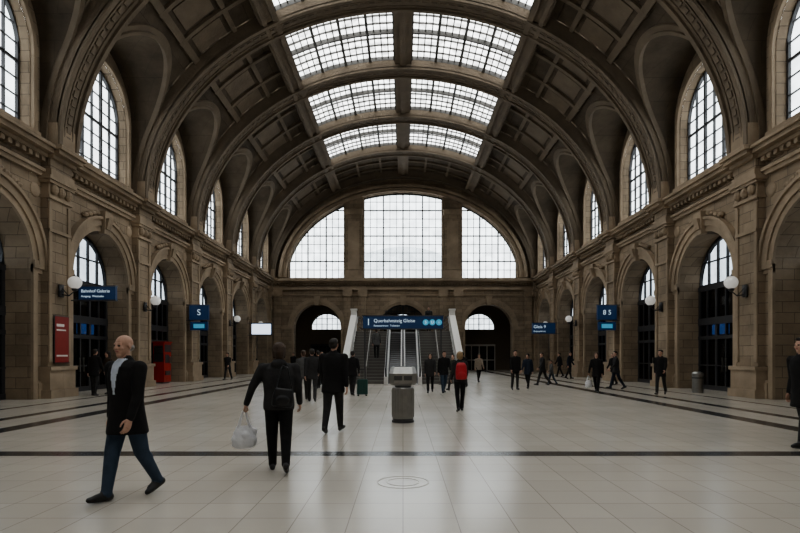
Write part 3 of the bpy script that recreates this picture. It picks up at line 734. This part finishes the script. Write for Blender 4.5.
def hand_mesh(kind):
    if ('h',kind) in HC: return HC[('h',kind)]
    m = MB()
    m.stack([(0,0,.03,.021,.028),(0,0,0,.02,.027),(0,.0,-.03,.019,.036),(0,0,-.07,.018,.042),(.002,0,-.095,.014,.040)],0,n=14)
    m.ell((.012,.02,-.04),(.014,.02,.03),0)
    b1,b2,b3 = (18,22,18) if kind == 'relaxed' else (70,80,45)
    for (y,ln,add) in ((.030,.074,-4),(.010,.084,0),(-.011,.078,3),(-.031,.060,6)):
        p = Vector((0,y,-.09)); a = 0; r = .0092
        for f_,bb in ((.45,b1+add),(.3,b2),(.25,b3)):
            a += radians(bb); q = p+Vector((sin(a),y*0.25,-cos(a)))*ln*f_; m.capsule(p,q,r,r-.0008,0,n=8,h=3); p = q; r -= .0008
    if kind == 'relaxed': pts = [(.006,.028,-.022),(.018,.052,-.05),(.024,.058,-.078),(.028,.056,-.098)]
    else: pts = [(.006,.028,-.022),(.022,.045,-.05),(.036,.04,-.075),(.042,.022,-.09)]
    for i,(p,q) in enumerate(zip(pts,pts[1:])): m.capsule(p,q,.0125-.0015*i,.011-.0015*i,0,n=8,h=3)
    me = remesh(m,'hand_'+kind,[SKIN],0.0042,1)
    HC[('h',kind)] = me; return me

PR_ = random.Random(11)
def walk():
    a = PR_.uniform(12,22); s = PR_.choice((0,1)); lead,trail = ('l','r') if s else ('r','l')
    d = {'h'+lead:a,'h'+trail:-a*.9,'k'+lead:PR_.uniform(3,8),'k'+trail:PR_.uniform(12,26),'f'+lead:10,'f'+trail:-22,
         'a'+lead:-a*.9,'a'+trail:a,'e'+lead:PR_.uniform(8,16),'e'+trail:PR_.uniform(18,35),'lean':PR_.uniform(2,5),'yaw':PR_.uniform(-18,18),'pitch':PR_.uniform(-8,3)}
    return d
def person(name, x, y, H=1.75, head=0, pose=None, top='black', bottom='charcoal', hair=('short','dark'), hem=.78, z0=0.0, voxel=.02, shirt=None, girth=1.0, grip=(), shoe=None, hood=False, base=None):
    P = dict(hl=14,hr=-13,kl=5,kr=12,fl=6,fr=-14,al=-12,ar=14,el=12,er=20,bl=5,br=5,lean=3,yaw=0,pitch=0)
    if pose is None: P.update(walk())
    else: P.update(pose)
    S = H/1.75; m = MB(); g = girth
    hipz = .93; lean = radians(P['lean'])
    low = 9
    for s_,k in ((-1,'l'),(1,'r')):
        a = radians(P['h'+k]); kn = radians(P['k'+k]); ft = radians(P['f'+k])
        hp = Vector((s_*.09,0,hipz)); kp = hp+Vector((s_*.002,sin(a),-cos(a)))*.43; b = a-kn
        an = kp+Vector((-s_*.02,sin(b),-cos(b)))*.41
        m.capsule(hp,kp,.092*g,.068*g,1,n=14); m.capsule(kp,an,.067*g,.054,1,n=14)
        m.ell(kp.lerp(an,.3)+Vector((0,-.012,0)),(.06,.064,.1),1)
        m.ell(an+Vector((0,.005,.0)),(.058,.064,.035),1)
        fd = Vector((0,cos(ft),sin(ft))); fu = Vector((0,-sin(ft),cos(ft)))
        heel = an-fd*.045-fu*.045; ball = an+fd*.12-fu*.05; toe = an+fd*.175-fu*.053; off = Vector((s_*.012,0,0))
        m.capsule(an,heel+fu*.01,.044,.04,2); m.capsule(heel,ball+off,.038,.04,2); m.capsule(ball+off,toe+off*1.5,.04,.032,2); m.capsule(an-fu*.01,ball+fu*.015,.042,.034,2)
        low = min(low,(heel.z-.038),(toe.z-.032),(ball.z-.04))
    def lz(z): return sin(lean)*(z-hipz)
    tor = [(hem,.178,.135),(hem+.06,.182,.138),(.95,.178,.133),(1.06,.170,.124),(1.2,.182,.13),(1.32,.194,.128),(1.41,.18,.11),(1.46,.13,.088),(1.495,.075,.068)]
    tor = [t for i,t in enumerate(tor) if i<2 or t[0] > hem+.09]
    if hem < .8:
        tor[0] = (hem,.195,.17); tor[1] = (hem+.06,.192,.16)
    m.stack([(0,lz(z),z,rx*g,ry*g) for z,rx,ry in tor],0,n=24)
    m.ell((0,-.005,.93),(.165*g,.12*g,.11),1)
    ny = lz(1.5)
    m.capsule((0,ny,1.45),(0,ny+.012,1.56),.06,.053,3)
    m.capsule((-.03,ny-.005,1.485),(.03,ny-.005,1.485),.062,.062,0)
    if hood: m.ell((0,ny-.09,1.47),(.11,.07,.07),0)
    wr = {}
    for s_,k in ((-1,'l'),(1,'r')):
        a = radians(P['a'+k]); e = radians(P['e'+k]); b = radians(P['b'+k])
        sh = Vector((s_*.182*g,lz(1.42),1.41)); d1 = Vector((s_*sin(b),sin(a)*cos(b),-cos(a)*cos(b)))
        eb = sh+d1*.285; d2 = Vector((s_*sin(b)*.6,sin(a+e)*cos(b),-cos(a+e)*cos(b))).normalized(); w = eb+d2*.245
        m.capsule(sh,eb,.068*g,.056,0,n=14); m.capsule(eb,w,.054,.043,0,n=14); m.capsule((s_*.1,lz(1.43),1.43),sh,.06,.062,0)
        wr[k] = (w,d2)
    def lab(c,l):
        if shirt and l in (0,3) and c.y > ny-.01 and 1.14 < c.z < 1.51 and abs(c.x) < .012+(c.z-1.14)*.17: return 4
        return l
    mats = [FAB[top],FAB[bottom],SHOE if not shoe else FAB[shoe],SKIN,FAB[shirt or 'white']]
    me = remesh(m,name+'_body',mats,voxel,3 if voxel>.016 else 5,lab)
    root = bpy.data.objects.new(name,None); COL.objects.link(root); root.empty_display_size = .3
    root.location = (x,y,z0-low*S-.002); root.rotation_euler = (0,0,radians(head)); root.scale = (S,S,S)
    def ch(nm,me_,mat4):
        o = bpy.data.objects.new(nm,me_); COL.objects.link(o); o.parent = root; o.matrix_local = mat4; return o
    ch('body',me,Matrix.Identity(4))
    ch('head',head_mesh(*hair),Matrix.Translation((0,ny+.02,1.638)) @ Matrix.Rotation(radians(P['yaw']),4,'Z') @ Matrix.Rotation(radians(-P['pitch']),4,'X'))
    res = {}
    M = Matrix.Translation(root.location) @ Matrix.Rotation(radians(head),4,'Z') @ Matrix.Scale(S,4)
    for s_,k in ((-1,'l'),(1,'r')):
        w,d = wr[k]; q = Vector((0,0,-1)).rotation_difference(d).to_matrix().to_4x4()
        sc_ = Matrix.Diagonal((-s_*1.0,1,1,1))
        ch('hand_'+('left' if k=='l' else 'right'),hand_mesh('grip' if k in grip else 'relaxed'),Matrix.Translation(w+d*.012) @ q @ sc_)
        res[k] = M @ (w+d*.11)
    res['M'] = M; res['root'] = root
    return res

def carry_bag(name, p, mt, w=.17, h=.36, d=.08, rot=0.0):
    m = MB(); top = -0.2
    m.stack([(0,0,top-h,w*.6,d*.6),(0,0,top-h+.04,w*.98,d*1.15),(0.01,0,top-h*.6,w,d*1.2),(0,0,top-h*.25,w*.8,d*.8),(0,0,top,w*.62,d*.3)],0,n=28)
    for i in range(8):
        a = i*2.4; m.ell((w*.75*cos(a),d*.75*sin(a),top-h*(.3+.07*i)),(.05,.04,.06),0)
    me_m = remesh(m,name,[mt],.012,2)
    o = bpy.data.objects.new(name,me_m); COL.objects.link(o); o.location = p; o.rotation_euler = (0,0,rot)
    hm = MB()
    for s_ in (-1,1):
        hm.capsule((s_*w*.45,-.012,top-.02),(s_*.02,-.008,-.02),.02,.009,0,n=6); hm.capsule((s_*w*.45,.012,top-.02),(s_*.02,.008,-.02),.02,.009,0,n=6)
    hm.capsule((-.022,0,-.012),(.022,0,-.012),.012,.012,0,n=8)
    hh = hm.obj('handles',[mt],smooth=True,parent=o)
    return o
def backpack(name, M, mt, z=1.2, s=1.0, back=-.2):
    m = MB()
    m.stack([(0,0,-.22,.12,.06),(0,0,-.2,.145,.085),(0,0,0,.15,.09),(0,0,.14,.135,.075),(0,.01,.21,.09,.05)],0,n=20)
    m.ell((0,-.075,-.1),(.105,.045,.085),0); m.capsule((-.03,0.01,.22),(.03,.01,.22),.012,.012,1,n=6)
    for s_ in (-1,1):
        m.capsule((s_*.1,.03,.18),(s_*.12,.19,.27),.02,.02,1,n=8); m.capsule((s_*.12,.19,.27),(s_*.13,.34,.14),.02,.02,1,n=8); m.capsule((s_*.13,.34,.14),(s_*.145,.33,-.05),.02,.018,1,n=8); m.capsule((s_*.145,.33,-.05),(s_*.13,.04,-.17),.018,.016,1,n=8)
    me_ = remesh(m,name,[mt,FAB['black']],.012,3)
    o = bpy.data.objects.new(name,me_); COL.objects.link(o); o.matrix_world = M @ Matrix.Translation((0,back,z)) @ Matrix.Scale(s,4)
    return o
def suitcase(name, x, y, rot, mt):
    m = MB()
    hw_,d,h = .2,.12,.6
    for sx in (-1,1):
        for sy in (-1,1):
            m.capsule((sx*(hw_-.04),sy*(d-.04),.1),(sx*(hw_-.04),sy*(d-.04),h),.04,.04,0,n=12)
            m.lathe(sx*(hw_-.05),sy*(d-.05),[(.02,0.0),(.028,.01),(.028,.04),(.02,.05)],n=10,m=1)
    m.box(-hw_+.04,hw_-.04,-d,d,.08,h+.02,0); m.box(-hw_,hw_,-d+.04,d-.04,.08,h+.02,0); m.box(-hw_+.04,hw_-.04,-d+.04,d-.04,.06,h+.04,0)
    for k in range(5): m.box(-.13+.06*k,-.11+.06*k,-d-.008,-d,.14,h-.06,0)
    for sx in (-1,1): m.capsule((sx*.08,d-.04,h),(sx*.08,d-.04,1.0),.01,.01,2,n=6)
    m.capsule((-.08,d-.04,1.0),(.08,d-.04,1.0),.016,.016,1,n=8)
    o = m.obj(name,[mt,BLACK,STEEL]); o.location = (x,y,0); o.rotation_euler = (0,0,rot); return o

person('bald_man',-2.95,5.7,1.76,155,dict(hl=-14,hr=14,kl=18,kr=4,fl=-18,fr=6,al=10,ar=-8,el=14,er=10,lean=2,pitch=2,yaw=6,bl=7,br=8),'black','jeans',('bald','grey'),hem=.72,voxel=.012,shirt='white',girth=1.16)
r = person('woman',-1.64,7.05,1.70,14,dict(hl=10,hr=-12,kl=4,kr=20,fl=2,fr=-22,al=4,ar=-4,el=10,er=40,bl=29,br=10,lean=4,yaw=10),'charcoal','black',('bob','brown'),hem=.86,voxel=.012,grip=('l',),girth=1.16,hood=True)
BAGW = plain('white_plastic_bag',(0.7,0.7,0.72),0.4,var=0.06,bump=0.5,bscale=14)
carry_bag('shopping_bag',r['l'],BAGW,rot=.4,h=.3,w=.16)
m = MB(); m.stack([(0,0,-.17,.13,.04),(0,0,-.15,.16,.065),(0,0,.0,.165,.065),(0,0,.1,.14,.045),(0,0,.12,.1,.025)],0); m.ell((0,-.06,-.06),(.1,.025,.07),0)
m.capsule((-.12,0,.1),(-.08,.1,.42),.012,.012,0,n=8); m.capsule((-.08,.1,.42),(-.06,.16,.46),.012,.012,0,n=8); m.capsule((.13,0,.1),(.02,.04,.44),.012,.012,0,n=8); m.capsule((.02,.04,.44),(-.05,.12,.47),.012,.012,0,n=8)
me_ = remesh(m,'shoulder_bag',[plain('black_leather',(0.01,0.01,0.011),0.45)],.01,2)
o = bpy.data.objects.new('shoulder_bag',me_); COL.objects.link(o); o.matrix_world = r['M'] @ Matrix.Translation((.05,-.235,1.05)) @ Matrix.Rotation(.12,4,'Y') @ Matrix.Scale(.85,4)
person('man',-1.38,10.55,1.86,-10,dict(hl=-10,hr=14,kl=16,kr=3,fl=-18,fr=8,al=10,ar=-12,el=18,er=12,lean=2,bl=6,br=8),'black','charcoal',('short','dark'),hem=.76,voxel=.013,girth=1.14)
r = person('woman',1.56,14.6,1.64,4,dict(hl=-10,hr=12,kl=14,kr=4,fl=-14,fr=6,al=10,ar=10,el=35,er=40),'charcoal','black',('bob','blonde'),hem=.88,voxel=.014)
backpack('backpack',r['M'],plain('crimson_nylon',(0.42,0.02,0.025),0.5),z=1.2,s=1.12,back=-.21)
person('man',6.62,8.8,1.82,100,dict(hl=12,hr=-12,al=8,ar=-8),'black','charcoal',('short','dark'),hem=.66,voxel=.014,girth=1.08)
person('man',-3.0,17.6,1.78,10,None,'charcoal','charcoal',('short','dark'),hem=.78)
person('man',-3.45,18.4,1.74,0,None,'grey','charcoal',('short','brown'),hem=.8)
r = person('man',-1.95,20.6,1.72,-10,dict(hl=14,hr=-12,ar=-10,er=5,br=14),'black','charcoal',('short','dark'),grip=('r',))
suitcase('suitcase',-1.55,20.3,0.2,plain('green_suitcase',(0.02,0.07,0.06),0.4))
person('woman',1.12,22.0,1.66,175,None,'charcoal','black',('long','dark'),hem=.74)
person('man',1.68,21.9,1.74,190,None,'black','jeans',('short','dark'))
person('woman',2.25,23.8,1.62,140,None,'olive','charcoal',('ponytail','brown'))
person('man',2.95,26.2,1.74,10,None,'black','black',('short','dark'))
person('man',5.0,23.8,1.76,185,dict(hl=8,hr=-8,al=-5,ar=6),'black','charcoal',('short','dark'))
person('woman',5.85,25.0,1.66,150,None,'navy','black',('bob','dark'),hem=.74)
person('man',7.2,27.5,1.72,100,None,'charcoal','charcoal',('short','brown'))
person('boy',7.8,28.0,1.3,95,None,'grey','jeans',('short','brown'))
r = person('woman',7.95,21.9,1.7,150,dict(hl=18,hr=-16,kr=20,ar=0,er=8,br=16),'black','black',('long','brown'),hem=.72,grip=('r',))
carry_bag('shopping_bag',r['r'],BAGW,rot=.3,h=.32,w=.15)
person('man',9.75,24.4,1.76,80,None,'charcoal','navy',('short','dark'))
person('woman',10.9,27.6,1.68,115,None,'black','charcoal',('bob','brown'),hem=.74)
person('man',10.05,20.8,1.78,140,None,'black','charcoal',('short','dark'),hem=.74)
person('man',-11.75,20.3,1.78,-5,dict(hl=6,hr=-4,kr=4,fl=2,fr=-2),'black','charcoal',('short','dark'),hem=.76)
person('woman',-11.7,21.2,1.7,150,dict(hl=4,hr=-4,kr=4,fl=2,fr=-2),'brown','black',('long','dark'),hem=.74)
person('man',-11.0,33.5,1.74,170,None,'charcoal','charcoal',('short','dark'))
person('man',10.9,35.0,1.76,230,None,'navy','charcoal',('short','brown'))
person('woman',-5.2,30.0,1.68,30,None,'black','charcoal',('bob','dark'))
person('man',-4.2,27.5,1.74,200,None,'charcoal','jeans',('short','dark'))
person('man',-3.9,24.5,1.76,20,None,'black','black',('short','dark'))
person('woman',4.4,31.0,1.66,190,None,'beige','black',('long','brown'))
person('man',-8.2,40.0,1.76,170,None,'black','charcoal',('short','dark'))
person('woman',8.6,41.0,1.66,10,None,'charcoal','black',('bob','dark'))
person('man',11.3,38.5,1.76,100,None,'black','charcoal',('short','dark'))
person('man',1.75,36.2,1.76,175,dict(hl=4,hr=-4,kr=4,fl=2,fr=-2),'charcoal','charcoal',('short','dark'),z0=LZ)
person('woman',-1.2,38.0,1.68,5,None,'black','black',('bob','dark'),z0=LZ)
person('man',-1.55,31.27,1.74,0,dict(hl=0,hr=0,kl=2,kr=2,fl=0,fr=0),'grey','charcoal',('short','brown'),z0=8*RH)

# ------------------------------------------------------------------ world and light
w = bpy.data.worlds.new('overcast_sky'); SC.world = w; w.use_nodes = True
nt = w.node_tree; nt.nodes.clear()
o = N(nt,'ShaderNodeOutputWorld'); bg = N(nt,'ShaderNodeBackground'); L(nt,bg.outputs[0],o.inputs[0])
tc = N(nt,'ShaderNodeTexCoord'); no = N(nt,'ShaderNodeTexNoise'); no.inputs['Scale'].default_value = 2.5; no.inputs['Detail'].default_value = 4
L(nt,tc.outputs['Generated'],no.inputs['Vector'])
mx = N(nt,'ShaderNodeMix',data_type='RGBA'); mx.inputs[6].default_value = (0.9,0.92,0.93,1); mx.inputs[7].default_value = (1,0.985,0.955,1)
L(nt,no.outputs[0],mx.inputs[0]); L(nt,mx.outputs[2],bg.inputs[0]); bg.inputs[1].default_value = 6.0
def portal(name, loc, rot, sx, sy):
    l = bpy.data.lights.new(name,'AREA'); l.shape = 'RECTANGLE'; l.size = sx; l.size_y = sy
    l.cycles.is_portal = True
    ob = bpy.data.objects.new(name,l); COL.objects.link(ob); ob.location = loc; ob.rotation_euler = rot
ym = (RY[1]+YB)/2; yl = RY[1]-YB
portal('skylight_portal',(0,ym,19.9),(0,0,0),13.5,yl)
portal('window_portal',(-HW-0.6,(YE+YB)/2,11.8),(0,-pi/2,0),5.2,YE-YB)
portal('window_portal',(HW+0.6,(YE+YB)/2,11.8),(0,pi/2,0),5.2,YE-YB)
portal('window_portal',(0,YE+0.8,13.3),(-pi/2,0,0),23,8.6)

# ------------------------------------------------------------------ camera
cam = bpy.data.cameras.new('camera'); co = bpy.data.objects.new('camera',cam); COL.objects.link(co)
co.location = (0,0,1.52); co.rotation_euler = (pi/2,0,0)
cam.sensor_width = 36; cam.lens = 24; cam.shift_y = (356-266.5)/800; cam.shift_x = -3/800
cam.clip_end = 300
SC.camera = co
